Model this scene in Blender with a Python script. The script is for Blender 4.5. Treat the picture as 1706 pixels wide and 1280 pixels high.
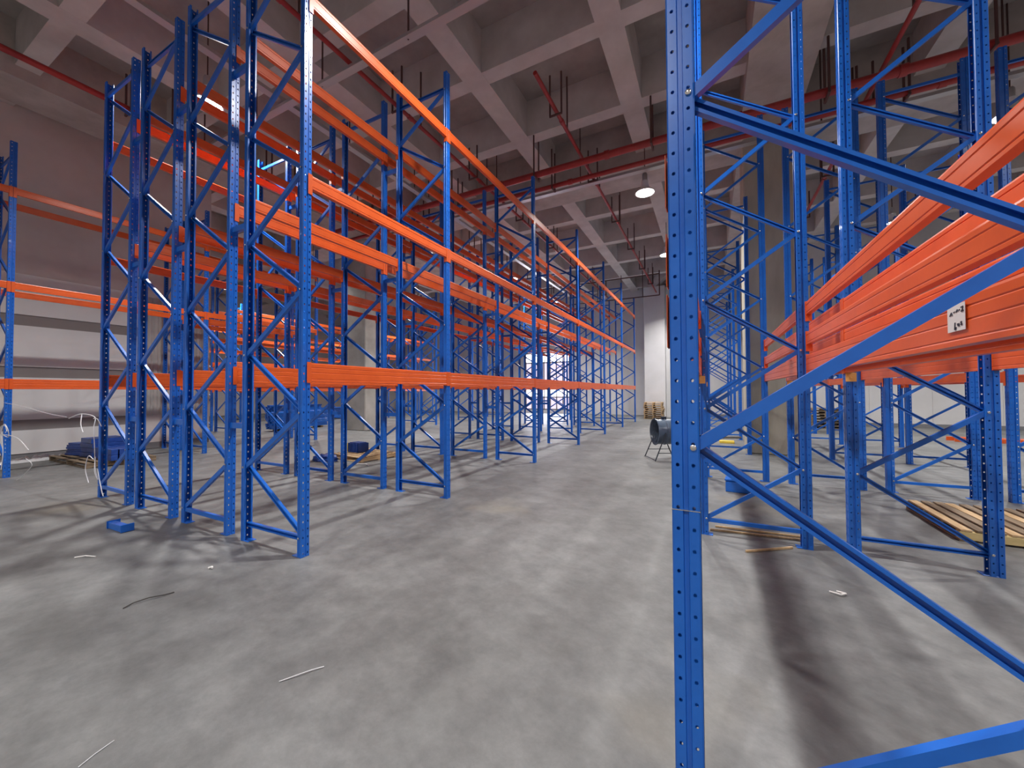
import bpy, bmesh, math, random
from mathutils import Vector, Matrix
random.seed(7)
PI = math.pi
for o in list(bpy.data.objects):
    bpy.data.objects.remove(o, do_unlink=True)
scene = bpy.context.scene
col = scene.collection

# The hall is described with a = metres up the aisle, c = metres to the LEFT of the camera, z = height.
def W(a, c, z):
    return Vector((-c, a, z))

# ------------------------------------------------------------------ camera
YAW, PITCH, ROLL, HCAM, FPX = 0.47564, 0.0212, -0.00473, 1.5738, 643.6
def make_camera():
    F = Vector((-math.sin(YAW) * math.cos(PITCH), math.cos(YAW) * math.cos(PITCH), math.sin(PITCH)))
    R = Vector((math.cos(YAW), math.sin(YAW), 0))
    U = R.cross(F)
    R2 = R * math.cos(ROLL) + U * math.sin(ROLL)
    U2 = -R * math.sin(ROLL) + U * math.cos(ROLL)
    cam = bpy.data.cameras.new('camera')
    co = bpy.data.objects.new('camera', cam)
    col.objects.link(co)
    m = Matrix((R2, U2, -F)).transposed().to_4x4()
    m.translation = (0, 0, HCAM)
    co.matrix_world = m
    cam.sensor_width = 36
    cam.sensor_fit = 'HORIZONTAL'
    cam.lens = FPX / 1706 * 36
    cam.clip_start = 0.05
    cam.clip_end = 300
    scene.camera = co
make_camera()

# ------------------------------------------------------------------ world, exposure
wd = bpy.data.worlds.new('world')
scene.world = wd
wd.use_nodes = True
wd.node_tree.nodes['Background'].inputs[0].default_value = (0.75, 0.82, 1.0, 1)
wd.node_tree.nodes['Background'].inputs[1].default_value = 1.0
vs = scene.view_settings
vs.view_transform = 'Standard'
vs.look = 'None'
vs.gamma = 1.0
vs.use_curve_mapping = False
vs.exposure = 0.0
LAMP_W = 246.0          # watts of each high-bay lamp
LAMP_SPREAD = 138      # the reflector's cut-off
WINDOW_E = 9.0         # daylight in the far loading window

# ------------------------------------------------------------------ materials
def nodes(name):
    m = bpy.data.materials.new(name)
    m.use_nodes = True
    nt = m.node_tree
    return m, nt, nt.nodes['Principled BSDF']

def plain(name, rgb, rough=0.5, metal=0.0, coat=0.0):
    m, nt, b = nodes(name)
    b.inputs['Base Color'].default_value = (*rgb, 1)
    b.inputs['Roughness'].default_value = rough
    b.inputs['Metallic'].default_value = metal
    b.inputs['Coat Weight'].default_value = coat
    b.inputs['Coat Roughness'].default_value = 0.12
    return m

def mottled(name, c0, c1, scale=3.0, rough=0.6, bump=0.1, stretch=(1, 1, 1), detail=8, lo=0.3, hi=0.7, rough2=None, metal=0.0, coat=0.0):
    m, nt, b = nodes(name)
    tc = nt.nodes.new('ShaderNodeTexCoord')
    mp = nt.nodes.new('ShaderNodeMapping')
    mp.inputs['Scale'].default_value = stretch
    nz = nt.nodes.new('ShaderNodeTexNoise')
    nz.inputs['Scale'].default_value = scale
    nz.inputs['Detail'].default_value = detail
    nz.inputs['Roughness'].default_value = 0.6
    rp = nt.nodes.new('ShaderNodeValToRGB')
    rp.color_ramp.elements[0].position = lo
    rp.color_ramp.elements[0].color = (*c0, 1)
    rp.color_ramp.elements[1].position = hi
    rp.color_ramp.elements[1].color = (*c1, 1)
    L = nt.links.new
    L(tc.outputs['Object'], mp.inputs['Vector'])
    L(mp.outputs['Vector'], nz.inputs['Vector'])
    L(nz.outputs['Fac'], rp.inputs['Fac'])
    L(rp.outputs['Color'], b.inputs['Base Color'])
    if bump:
        bp = nt.nodes.new('ShaderNodeBump')
        bp.inputs['Strength'].default_value = bump
        bp.inputs['Distance'].default_value = 0.02
        L(nz.outputs['Fac'], bp.inputs['Height'])
        L(bp.outputs['Normal'], b.inputs['Normal'])
    b.inputs['Roughness'].default_value = rough
    b.inputs['Metallic'].default_value = metal
    b.inputs['Coat Weight'].default_value = coat
    if rough2 is not None:
        mr = nt.nodes.new('ShaderNodeMapRange')
        mr.inputs['To Min'].default_value = rough
        mr.inputs['To Max'].default_value = rough2
        L(nz.outputs['Fac'], mr.inputs['Value'])
        L(mr.outputs['Result'], b.inputs['Roughness'])
    return m

def floor_material():
    m, nt, b = nodes('power_floated_concrete')
    L = nt.links.new
    tc = nt.nodes.new('ShaderNodeTexCoord')
    def noise(scale, detail, rough, stretch=(1, 1, 1), rot=0.0):
        mp = nt.nodes.new('ShaderNodeMapping')
        mp.inputs['Scale'].default_value = stretch
        mp.inputs['Rotation'].default_value = (0, 0, rot)
        n = nt.nodes.new('ShaderNodeTexNoise')
        n.inputs['Scale'].default_value = scale
        n.inputs['Detail'].default_value = detail
        n.inputs['Roughness'].default_value = rough
        L(tc.outputs['Object'], mp.inputs['Vector'])
        L(mp.outputs['Vector'], n.inputs['Vector'])
        return n.outputs['Fac']
    def ramp(src, p0, c0, p1, c1):
        r = nt.nodes.new('ShaderNodeValToRGB')
        r.color_ramp.elements[0].position = p0
        r.color_ramp.elements[0].color = (*c0, 1)
        r.color_ramp.elements[1].position = p1
        r.color_ramp.elements[1].color = (*c1, 1)
        L(src, r.inputs['Fac'])
        return r.outputs['Color']
    def mix(f, a, c, mode='MIX'):
        x = nt.nodes.new('ShaderNodeMix')
        x.data_type = 'RGBA'
        x.blend_type = mode
        if isinstance(f, float):
            x.inputs['Factor'].default_value = f
        else:
            L(f, x.inputs['Factor'])
        L(a, x.inputs['A'])
        L(c, x.inputs['B'])
        return x.outputs['Result']
    big = ramp(noise(0.7, 6, 0.65), 0.32, (0.150, 0.151, 0.147), 0.68, (0.262, 0.266, 0.264))
    mid = ramp(noise(4.5, 12, 0.78, rot=0.5), 0.34, (0.60, 0.61, 0.62), 0.64, (1.0, 1.0, 1.0))
    streak = ramp(noise(1.5, 10, 0.75, (0.8, 1.5, 1), 0.9), 0.38, (0.74, 0.73, 0.72), 0.60, (1.0, 1.0, 1.0))
    c = mix(0.8, big, mid, 'MULTIPLY')
    c = mix(0.6, c, streak, 'MULTIPLY')
    # faint ochre and dark tyre stains
    st = nt.nodes.new('ShaderNodeValToRGB')
    st.color_ramp.elements[0].position = 0.62
    st.color_ramp.elements[0].color = (0, 0, 0, 1)
    st.color_ramp.elements[1].position = 0.78
    st.color_ramp.elements[1].color = (0.55, 0.55, 0.55, 1)
    L(noise(0.45, 4, 0.5, (1, 1, 1), 1.0), st.inputs['Fac'])
    oc = nt.nodes.new('ShaderNodeRGB')
    oc.outputs[0].default_value = (0.30, 0.255, 0.17, 1)
    c = mix(st.outputs['Color'], c, oc.outputs[0])
    L(c, b.inputs['Base Color'])
    mr = nt.nodes.new('ShaderNodeMapRange')
    mr.inputs['To Min'].default_value = 0.38
    mr.inputs['To Max'].default_value = 0.62
    L(noise(5.0, 6, 0.6), mr.inputs['Value'])
    L(mr.outputs['Result'], b.inputs['Roughness'])
    bp = nt.nodes.new('ShaderNodeBump')
    bp.inputs['Strength'].default_value = 0.12
    bp.inputs['Distance'].default_value = 0.01
    L(noise(9.0, 8, 0.7), bp.inputs['Height'])
    L(bp.outputs['Normal'], b.inputs['Normal'])
    b.inputs['Specular IOR Level'].default_value = 0.45
    return m

def emit(name, rgb, strength):
    m = bpy.data.materials.new(name)
    m.use_nodes = True
    nt = m.node_tree
    nt.nodes.clear()
    e = nt.nodes.new('ShaderNodeEmission')
    e.inputs[0].default_value = (*rgb, 1)
    e.inputs[1].default_value = strength
    o = nt.nodes.new('ShaderNodeOutputMaterial')
    nt.links.new(e.outputs[0], o.inputs[0])
    return m

BLUE = mottled('blue_powder_coat', (0.009, 0.122, 0.54), (0.013, 0.155, 0.65), 6, 0.30, 0.0, coat=0.15)
ORANGE = mottled('orange_powder_coat', (0.72, 0.108, 0.020), (0.83, 0.135, 0.026), 5, 0.34, 0.0, coat=0.0)
ZINC = plain('zinc_plated_steel', (0.75, 0.73, 0.70), 0.25, 1.0)
TABLIT = plain('orange_tab_lit_yellow', (0.85, 0.45, 0.13), 0.4)  # orange end-plate leg; the yellowish light on it is put into the colour
FLOOR = floor_material()
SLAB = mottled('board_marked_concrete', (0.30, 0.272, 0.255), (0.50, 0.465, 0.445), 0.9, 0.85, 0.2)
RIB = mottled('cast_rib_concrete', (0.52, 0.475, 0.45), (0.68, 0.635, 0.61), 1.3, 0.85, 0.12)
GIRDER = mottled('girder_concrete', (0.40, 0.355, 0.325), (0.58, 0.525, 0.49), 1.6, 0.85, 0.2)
COLUMN = mottled('stained_column_concrete', (0.27, 0.24, 0.17), (0.64, 0.60, 0.50), 1.1, 0.8, 0.35, (1, 1, 0.25), lo=0.25, hi=0.75)
WALLW = mottled('white_wall_paint', (0.68, 0.67, 0.66), (0.78, 0.77, 0.77), 0.8, 0.6, 0.03)
WALLB = mottled('bare_grey_plaster', (0.62, 0.57, 0.545), (0.76, 0.71, 0.685), 0.7, 0.8, 0.12)
PANELW = mottled('white_panel_face', (0.78, 0.79, 0.78), (0.86, 0.87, 0.86), 0.6, 0.5, 0.02)
BANDG = plain('grey_joint_band', (0.27, 0.25, 0.245), 0.6)
SHEET = mottled('grey_profiled_sheet', (0.45, 0.43, 0.41), (0.58, 0.56, 0.54), 1.0, 0.5, 0.03)
SKIRT = plain('grey_skirting', (0.22, 0.22, 0.23), 0.6)
REDP = mottled('red_pipe_paint', (0.30, 0.022, 0.022), (0.42, 0.04, 0.035), 3, 0.35, 0.0)
RODM = plain('dark_hanger_rod', (0.10, 0.045, 0.04), 0.6)
GALV = plain('galvanised_trunking', (0.55, 0.53, 0.52), 0.35, 0.6)
WOOD = mottled('pallet_timber', (0.42, 0.27, 0.13), (0.66, 0.47, 0.27), 3, 0.75, 0.25, (6, 0.7, 6))
WOODW = mottled('weathered_timber', (0.12, 0.085, 0.055), (0.33, 0.245, 0.16), 3, 0.8, 0.25, (6, 0.7, 6))
WOODY = mottled('yellow_timber', (0.50, 0.38, 0.16), (0.68, 0.54, 0.27), 3, 0.75, 0.2, (0.7, 6, 6))
STRAP = plain('white_plastic_strap', (0.75, 0.75, 0.78), 0.35)
FILM = plain('crumpled_plastic_film', (0.66, 0.67, 0.68), 0.3, 0.0, 0.5)
PAPER = plain('white_paper', (0.78, 0.76, 0.74), 0.8)
INK = plain('dark_marker_ink', (0.05, 0.05, 0.07), 0.7)
YELLOW = plain('yellow_plastic', (0.80, 0.58, 0.08), 0.45)
FANB = mottled('fan_grey_blue_enamel', (0.075, 0.105, 0.15), (0.11, 0.145, 0.20), 5, 0.3, 0.0)
FAND = plain('fan_dark_enamel', (0.02, 0.03, 0.045), 0.4)
DBLUE = mottled('deep_blue_paint', (0.01, 0.045, 0.25), (0.02, 0.08, 0.36), 8, 0.35, 0.0)
WIRE = plain('dark_wire', (0.05, 0.045, 0.04), 0.6)
REFL = plain('lamp_reflector_white', (0.85, 0.85, 0.85), 0.4)
LAMPE = emit('lamp_glow', (1.0, 0.97, 0.93), 26.0)
DAYE = emit('daylight_pane', (0.93, 0.90, 1.0), WINDOW_E)
FROST = emit('frosted_daylight_pane', (0.90, 0.76, 0.95), 1.2)
HOLEB = plain('black_rubber', (0.02, 0.02, 0.02), 0.6)

# ------------------------------------------------------------------ mesh helpers
def mesh_from(verts, faces, mat, name='mesh', smooth=False):
    me = bpy.data.meshes.new(name)
    me.from_pydata([tuple(v) for v in verts], [], faces)
    me.materials.append(mat)
    if smooth:
        for p in me.polygons:
            p.use_smooth = True
    me.update()
    return me

class MB:
    """collects simple solids into one mesh"""
    def __init__(s):
        s.v = []; s.f = []
    def box(s, x0, x1, y0, y1, z0, z1):
        n = len(s.v)
        s.v += [(x0, y0, z0), (x1, y0, z0), (x1, y1, z0), (x0, y1, z0), (x0, y0, z1), (x1, y0, z1), (x1, y1, z1), (x0, y1, z1)]
        s.f += [[n + i for i in q] for q in ((3, 2, 1, 0), (4, 5, 6, 7), (0, 1, 5, 4), (1, 2, 6, 5), (2, 3, 7, 6), (3, 0, 4, 7))]
        return s
    def bevbox(s, x0, x1, y0, y1, z0, z1, b=0.004):
        bm = bmesh.new()
        r = bmesh.ops.create_cube(bm, size=1)
        for v in bm.verts:
            v.co = Vector((x0 + (v.co.x + .5) * (x1 - x0), y0 + (v.co.y + .5) * (y1 - y0), z0 + (v.co.z + .5) * (z1 - z0)))
        bmesh.ops.bevel(bm, geom=bm.edges[:], offset=b, segments=1, affect='EDGES')
        n = len(s.v)
        bm.verts.index_update()
        s.v += [tuple(v.co) for v in bm.verts]
        s.f += [[n + v.index for v in f.verts] for f in bm.faces]
        bm.free()
        return s
    def tube(s, p, q, r, n=8, r2=None, cap=True):
        p = Vector(p); q = Vector(q)
        d = (q - p).normalized()
        u = d.orthogonal().normalized(); w = d.cross(u)
        r2 = r if r2 is None else r2
        k = len(s.v)
        for c, rr in ((p, r), (q, r2)):
            for i in range(n):
                t = 2 * PI * i / n
                s.v.append(tuple(c + (u * math.cos(t) + w * math.sin(t)) * rr))
        for i in range(n):
            j = (i + 1) % n
            s.f.append([k + i, k + j, k + n + j, k + n + i])
        if cap:
            s.f.append([k + i for i in range(n)][::-1])
            s.f.append([k + n + i for i in range(n)])
        return s
    def path(s, pts, r, n=5):
        for a, b in zip(pts[:-1], pts[1:]):
            s.tube(a, b, r, n)
        return s
    def prism(s, poly, axis, t0, t1):
        """poly: 2-D ring, extruded along axis x / y / z"""
        k = len(s.v); n = len(poly)
        for t in (t0, t1):
            for (p, q) in poly:
                s.v.append({'x': (t, p, q), 'y': (p, t, q), 'z': (p, q, t)}[axis])
        for i in range(n):
            j = (i + 1) % n
            s.f.append([k + i, k + j, k + n + j, k + n + i])
        s.f.append([k + i for i in range(n)][::-1])
        s.f.append([k + n + i for i in range(n)])
        return s
    def lathe(s, prof, n=24, M=None):
        """prof: (r, z) list turned about z, then transformed by M"""
        k = len(s.v)
        for (r, z) in prof:
            for i in range(n):
                t = 2 * PI * i / n
                v = Vector((r * math.cos(t), r * math.sin(t), z))
                s.v.append(tuple(M @ v if M else v))
        for a in range(len(prof) - 1):
            for i in range(n):
                j = (i + 1) % n
                s.f.append([k + a * n + i, k + a * n + j, k + (a + 1) * n + j, k + (a + 1) * n + i])
        return s
    def mesh(s, mat, name='mesh', smooth=False):
        me = mesh_from(s.v, s.f, mat, name)
        bm = bmesh.new(); bm.from_mesh(me)
        bmesh.ops.recalc_face_normals(bm, faces=bm.faces[:])
        bm.to_mesh(me); bm.free()
        if smooth:
            for p in me.polygons:
                p.use_smooth = True
            me.set_sharp_from_angle(angle=math.radians(40))
        return me

def part(name, me, parent=None, loc=(0, 0, 0), rot=(0, 0, 0), label=None):
    o = bpy.data.objects.new(name, me)
    col.objects.link(o)
    o.parent = parent
    o.location = loc
    o.rotation_euler = rot
    if label:
        o['label'] = label
    return o

def tag(o, label, cat, group=None, kind=None):
    o['label'] = label; o['category'] = cat
    if group: o['group'] = group
    if kind: o['kind'] = kind
    return o

def thing(name, label, cat, loc=(0, 0, 0), rotz=0.0, group=None):
    o = bpy.data.objects.new(name, None)
    col.objects.link(o)
    o.empty_display_size = 0.1
    o.location = loc
    o.rotation_euler = (0, 0, rotz)
    return tag(o, label, cat, group)

def struct(name, me, parent=None):
    o = part(name, me, parent)
    if parent is None:
        o['kind'] = 'structure'
    return o

# ================================================================== THE HALL
ZR, ZS = 8.40, 9.35                   # underside of the ribs, underside of the slab
A0, A1 = -7.0, 27.0                   # near and far end of the hall
CL, CFAR, CR = 14.6, 31.0, -18.0      # left wall, outer left wall, right wall
def boxW(mb, a0, a1, c0, c1, z0, z1):
    return mb.box(-max(c0, c1), -min(c0, c1), min(a0, a1), max(a0, a1), z0, z1)

struct('floor', boxW(MB(), A0 - .3, A1 + .3, CR - .3, CFAR + .3, -0.2, 0).mesh(FLOOR))
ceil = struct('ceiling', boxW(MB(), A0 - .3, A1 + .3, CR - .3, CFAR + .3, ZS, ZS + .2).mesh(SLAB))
# girders sit over the column lines, ribs between them make the coffers
GIRD_C = [-1.35, 13.30, -16.0, 28.0]
GIRD_A = [11.95]
for gc in GIRD_C:
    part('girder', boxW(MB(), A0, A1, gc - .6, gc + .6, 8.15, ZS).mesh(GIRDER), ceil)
for ga in GIRD_A:
    part('girder', boxW(MB(), ga - .6, ga + .6, CR, CFAR, 8.02, ZS).mesh(GIRDER), ceil)
RIB_C = [1.58, 4.51, 7.44, 10.37, 16.2, 19.15, 22.1, 25.0, -4.25, -7.15, -10.1, -13.05]
RIB_A = [-4.8, -2.4, 0.0, 2.45, 4.95, 7.10, 9.42, 14.85, 17.75, 20.65, 23.55, 26.3]
for rc in RIB_C:
    for (s0, s1) in ((A0, 11.35), (12.55, A1)):
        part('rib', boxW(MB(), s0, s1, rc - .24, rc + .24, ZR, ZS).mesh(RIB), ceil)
for ra in RIB_A:
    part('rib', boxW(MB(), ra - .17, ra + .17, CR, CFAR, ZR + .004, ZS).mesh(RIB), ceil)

# walls
def wall(name, a0, a1, c0, c1, z0, z1, mat):
    return struct(name, boxW(MB(), a0, a1, c0, c1, z0, z1).mesh(mat))
wl = wall('wall_left', A0, 6.7, CL, CL + .3, 0, ZS, WALLB)
wall('wall_left_outer', 6.7, A1, CFAR, CFAR + .3, 0, ZS, WALLB)
wall('wall_left_return', 6.4, 6.7, CL + .3, CFAR, 0, ZS, WALLB)
wr = wall('wall_right', A0, A1, CR - .3, CR, 0, ZS, WALLW)
wall('wall_near', A0 - .3, A0, CR, CFAR, 0, ZS, WALLB)
# far wall: with the bright loading window, and the stepped-forward part on the right
WC0, WC1, WZ1 = 9.2, 12.7, 4.55
mb = MB()
boxW(mb, A1, A1 + .3, CFAR, WC1, 0, ZS)
boxW(mb, A1, A1 + .3, WC0, -2.9, 0, ZS)
boxW(mb, A1, A1 + .3, WC0, WC1, WZ1, ZS)
boxW(mb, A1, A1 + .3, WC0, WC1, 0, 0.25)
wf = struct('wall_far', mb.mesh(WALLW))
mb = MB()
boxW(mb, 22.3, 22.6, CR, -2.9, 0, ZS)
boxW(mb, 22.6, A1, -2.9, -3.2, 0, ZS)
wfr = struct('wall_far_right', mb.mesh(WALLW))
for nm, a0, a1, c0, c1 in (('baseboard_far', A1 - .03, A1, 3.7, -2.9), ('baseboard_far_right', 22.27, 22.3, CR, -2.9),
                           ('baseboard_right', A0, 22.2, CR, CR + .03), ('baseboard_left', A0, 6.7, CL - .03, CL)):
    struct(nm, boxW(MB(), a0, a1, c0, c1, 0, 0.16).mesh(SKIRT))
# white wall panels and grey bands of the left wall
for z0, z1 in ((0.17, 0.72), (0.97, 1.98), (2.24, 3.22), (3.48, 4.45)):
    part('wall_panel', boxW(MB(), A0, 5.1, CL - .05, CL, z0, z1).mesh(PANELW), wl)
for z0, z1 in ((0.72, 0.97), (1.98, 2.24), (3.22, 3.48)):
    part('joint_band', boxW(MB(), A0, 5.1, CL - .02, CL, z0, z1).mesh(BANDG), wl)
mb = MB()
poly = []
a = 5.1
while a < 6.6:
    poly += [(a, CL - .02), (a + .03, CL - .05), (a + .09, CL - .05), (a + .12, CL - .02)]
    a += .15
k = len(poly)
for (aa, cc) in poly:
    mb.v.append(tuple(W(aa, cc, 0.95)))
for (aa, cc) in poly:
    mb.v.append(tuple(W(aa, cc, 4.4)))
for i in range(k - 1):
    mb.f.append([i, i + 1, k + i + 1, k + i])
part('profiled_sheet', mb.mesh(SHEET), wl)
# far wall vertical cladding joints: narrow raised cover strips
for cc in (2.2, 1.0, -0.2, -1.4, -2.6, 5.0, 6.2, 7.4, 8.6):
    part('cover_strip', boxW(MB(), A1 - .02, A1, cc - .03, cc + .03, .16, 8.0).mesh(WALLW), wf)
for cc in (-4.2, -6.2, -8.2, -10.2):
    part('cover_strip', boxW(MB(), 22.28, 22.3, cc - .02, cc + .02, .16, 8.0).mesh(WALLW), wfr)
pier = struct('column', MB().bevbox(-3.62, -2.42, 24.8, 26.99, 0, 8.0, .02).mesh(WALLW))
pier['label'] = 'white pier standing against the far end wall behind the pallet stack'
struct('trim_1', boxW(MB(), 25.4, 26.99, 2.42, 2.0, 0, 8.0).mesh(WALLW))
c1 = struct('column', MB().bevbox(0.8, 2.0, 11.4, 12.55, 0, 8.1, .03).mesh(COLUMN))
c1['label'] = 'stained bare concrete column standing among the right hand racks'
c2 = struct('column', MB().bevbox(-13.9, -12.7, 11.4, 12.6, 0, 8.1, .03).mesh(mottled('pale_column_concrete', (0.30, 0.29, 0.26), (0.50, 0.49, 0.45), 1.0, 0.8, 0.2)))
c2['label'] = 'pale concrete column far left behind the rack rows'
# diagonal haunch from the white pier up to the ceiling
mb = MB(); mb.prism([(-3.5, 7.9), (-3.0, 7.9), (-1.6, 9.34), (-2.3, 9.34)], 'y', 24.85, 25.5)
part('haunch', mb.mesh(RIB), ceil)

# the loading window
win = struct('window_1', MB().box(-WC1, -WC0, A1 + .1, A1 + .12, .25, WZ1).mesh(FROST))
for z0, z1 in ((1.25, 1.85), (3.85, 4.45)):
    for i in range(7):
        x0 = -WC1 + i * (WC1 - WC0) / 7
        part('clear_pane', MB().box(x0 + .04, x0 + (WC1 - WC0) / 7 - .04, A1 + .08, A1 + .095, z0, z1).mesh(DAYE), win)
mb = MB()
for i in range(8):
    x = -WC1 + i * (WC1 - WC0) / 7
    mb.box(x - .03, x + .03, A1 - .02, A1 + .08, .25, WZ1)
for z in (.25, 1.15, 1.88, 3.75, 4.48):
    mb.box(-WC1, -WC0, A1 - .02, A1 + .08, z, z + .07)
part('window_frame', mb.mesh(SKIRT), win)

# ------------------------------------------------------------------ lamps
def lamp_meshes():
    shade = MB().lathe([(0.05, .30), (.09, .30), (.11, .12), (.20, .05), (.255, -.02), (.262, -.02), (.262, -.035), (.245, -.035), (.19, .03), (.10, .09)], 28).mesh(REFL, smooth=True)
    disc = MB().lathe([(0.0005, -.02), (.235, -.02), (.235, .0), (.0005, .0)], 28).mesh(LAMPE)
    gear = MB().lathe([(.001, .52), (.05, .52), (.07, .48), (.07, .31), (.001, .30)], 16).mesh(GALV, smooth=True)
    return shade, disc, gear
LS, LD, LG = lamp_meshes()
LZ = 7.10
lamp_n = 0
LPOS = [(3.8, 1.5, 'over the aisle near the camera'), (11.1, 1.55, 'hanging over the middle of the aisle'), (16.6, 1.52, 'over the far part of the aisle beside the near post'),
        (22.3, 1.5, 'over the far end of the aisle'), (3.79, 8.45, 'above the left racks near the upper left corner'), (11.1, 8.57, 'seen between the left racks in the middle'),
        (16.6, 8.5, 'above the far part of the left racks'), (22.2, 8.5, 'above the far end of the left racks'),
        (11.34, -5.4, 'at the upper right edge above the right racks'), (17.0, -5.4, 'above the far right racks'), (3.8, -5.4, 'to the right of the near frame'),
        (3.8, -12.3, 'added unseen at the far right, near side'), (11.2, -12.3, 'added unseen at the far right, middle'), (17.0, -12.3, 'added unseen at the far right, far side'),  # this lamp line is added out of view to brighten the right wall
        (11.1, 15.6, 'above the left side bay'), (18.0, 15.6, 'above the far left side bay'), (11.1, 22.5, 'above the outer left bay'), (19.0, 22.5, 'above the outer far left bay'),
        (-3.5, 1.5, 'over the aisle behind the camera'), (-3.5, 8.5, 'behind the camera on the left'), (-3.5, -5.4, 'behind the camera on the right')]
LAMP_SCALE = {}
for (a, c, where) in LPOS:
    t = thing('high_bay_lamp', 'round white high bay lamp ' + where, 'lamp', W(a, c, LZ), 0, 'high bay lamps on cords')
    part('lamp_shade', LS, t); part('lamp_glass', LD, t, (0, 0, 0)); part('driver_housing', LG, t)
    part('cord', MB().tube((0, 0, .52), (0, 0, ZS - LZ + .02), .012, 6).mesh(RODM), t)
    li = bpy.data.lights.new('lamp_light', 'AREA')
    li.shape = 'DISK'; li.size = 0.26
    li.energy = LAMP_W
    li.spread = math.radians(LAMP_SPREAD)
    li.color = (1.0, 0.975, 0.95)
    lo = bpy.data.objects.new('lamp_light', li)
    col.objects.link(lo)
    lo.parent = t
    lo.location = (0, 0, -.06)
# daylight spilling through the loading window
li = bpy.data.lights.new('daylight', 'AREA'); li.shape = 'RECTANGLE'; li.size = WC1 - WC0; li.size_y = WZ1 - .3
li.energy = 260; li.color = (0.85, 0.88, 1.0)
lo = bpy.data.objects.new('daylight', li); col.objects.link(lo)
lo.location = W(A1 - .1, (WC0 + WC1) / 2, WZ1 / 2 + .1); lo.rotation_euler = (math.radians(90), 0, PI)
lo.rotation_euler = (math.radians(-90), 0, 0)

# ------------------------------------------------------------------ pipes and trunking under the ceiling
def pipe(pts, r, mat, label, cat='pipe', name='sprinkler_pipe', group=None, couplings=None):
    t = thing(name, label, cat, W(*pts[0]))
    o = W(*pts[0])
    mb = MB()
    L = [W(*p) - o for p in pts]
    for p, q in zip(L[:-1], L[1:]):
        mb.tube(p, q, r, 14)
    part('pipe_run', mb.mesh(mat, smooth=True), t)
    return t, o
def coupling(t, o, a, c, z, r, along, mat):
    p = W(a, c, z) - o
    d = Vector((1, 0, 0)) if along == 'c' else Vector((0, 1, 0))
    part('pipe_coupling', MB().tube(p - d * .06, p + d * .06, r * 1.25, 14).mesh(mat, smooth=True), t)
def hanger(t, o, a, c, z, w, along, zt=ZR + .02, drop=0.10):
    """U hanger: two rods from the ribs and a cross channel under the pipe"""
    p = W(a, c, z) - o
    d = Vector((0, 1, 0)) if along == 'c' else Vector((1, 0, 0))
    mb = MB()
    up = Vector((0, 0, zt - z)); dn = Vector((0, 0, -drop))
    for s in (-1, 1):
        mb.tube(p + d * w * s + dn, p + d * w * s + up, .022, 6)
    mb.tube(p - d * w * 1.1 + dn, p + d * w * 1.1 + dn, .026, 6)
    part('pipe_hanger', mb.mesh(RODM), t)

t, o = pipe([(9.45, 13.5, 7.42), (9.45, -12.5, 7.42)], .085, REDP, 'thick red sprinkler main crossing under the ceiling, nearer of the two')
for c in (-9, -6, -3.2, -.6, 2.2, 5.2, 8.2, 11.2):
    coupling(t, o, 9.45, c, 7.42, .085, 'c', REDP)
for c in (-8, -4.3, -2.1, 1.15, 4.1, 7.0, 10):
    hanger(t, o, 9.45, c, 7.42, .16, 'c')
t, o = pipe([(10.2, 13.5, 7.42), (10.2, -12.5, 7.42)], .062, REDP, 'thinner red sprinkler pipe crossing just beyond the thick main')
for c in (-7.5, -4.0, .2, 3.4, 6.6, 9.8):
    coupling(t, o, 10.2, c, 7.42, .062, 'c', REDP)
    hanger(t, o, 10.2, c + .5, 7.42, .12, 'c')
BR = [(2.88, 6.6, 25.2, 'above the aisle'), (-2.95, 3.5, 21.5, 'above the right racks'), (5.8, 2.0, 25, 'above the nearest left rack rows'),
      (10.9, -3.5, 24, 'high along the left wall side'), (-6.5, 2.0, 21, 'above the far right bay'), (8.9, 9.6, 25, 'above the farther left rack rows')]
for (c, a0, a1, where) in BR:
    t, o = pipe([(a0, c, 7.62), (a1, c, 7.62)], .042 if c < 10 else .06, REDP, 'red sprinkler branch pipe running lengthwise ' + where)
    a = a0 + 1.1
    while a < a1:
        hanger(t, o, a, c, 7.62, .13, 'a')
        part('pipe_drop', MB().tube(W(a + .75, c, 7.62) - o, W(a + .75, c, 8.9) - o, .02, 6).mesh(RODM), t)
        coupling(t, o, a + .4, c, 7.62, .042 if c < 10 else .06, 'a', REDP)
        a += 2.93
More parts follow.
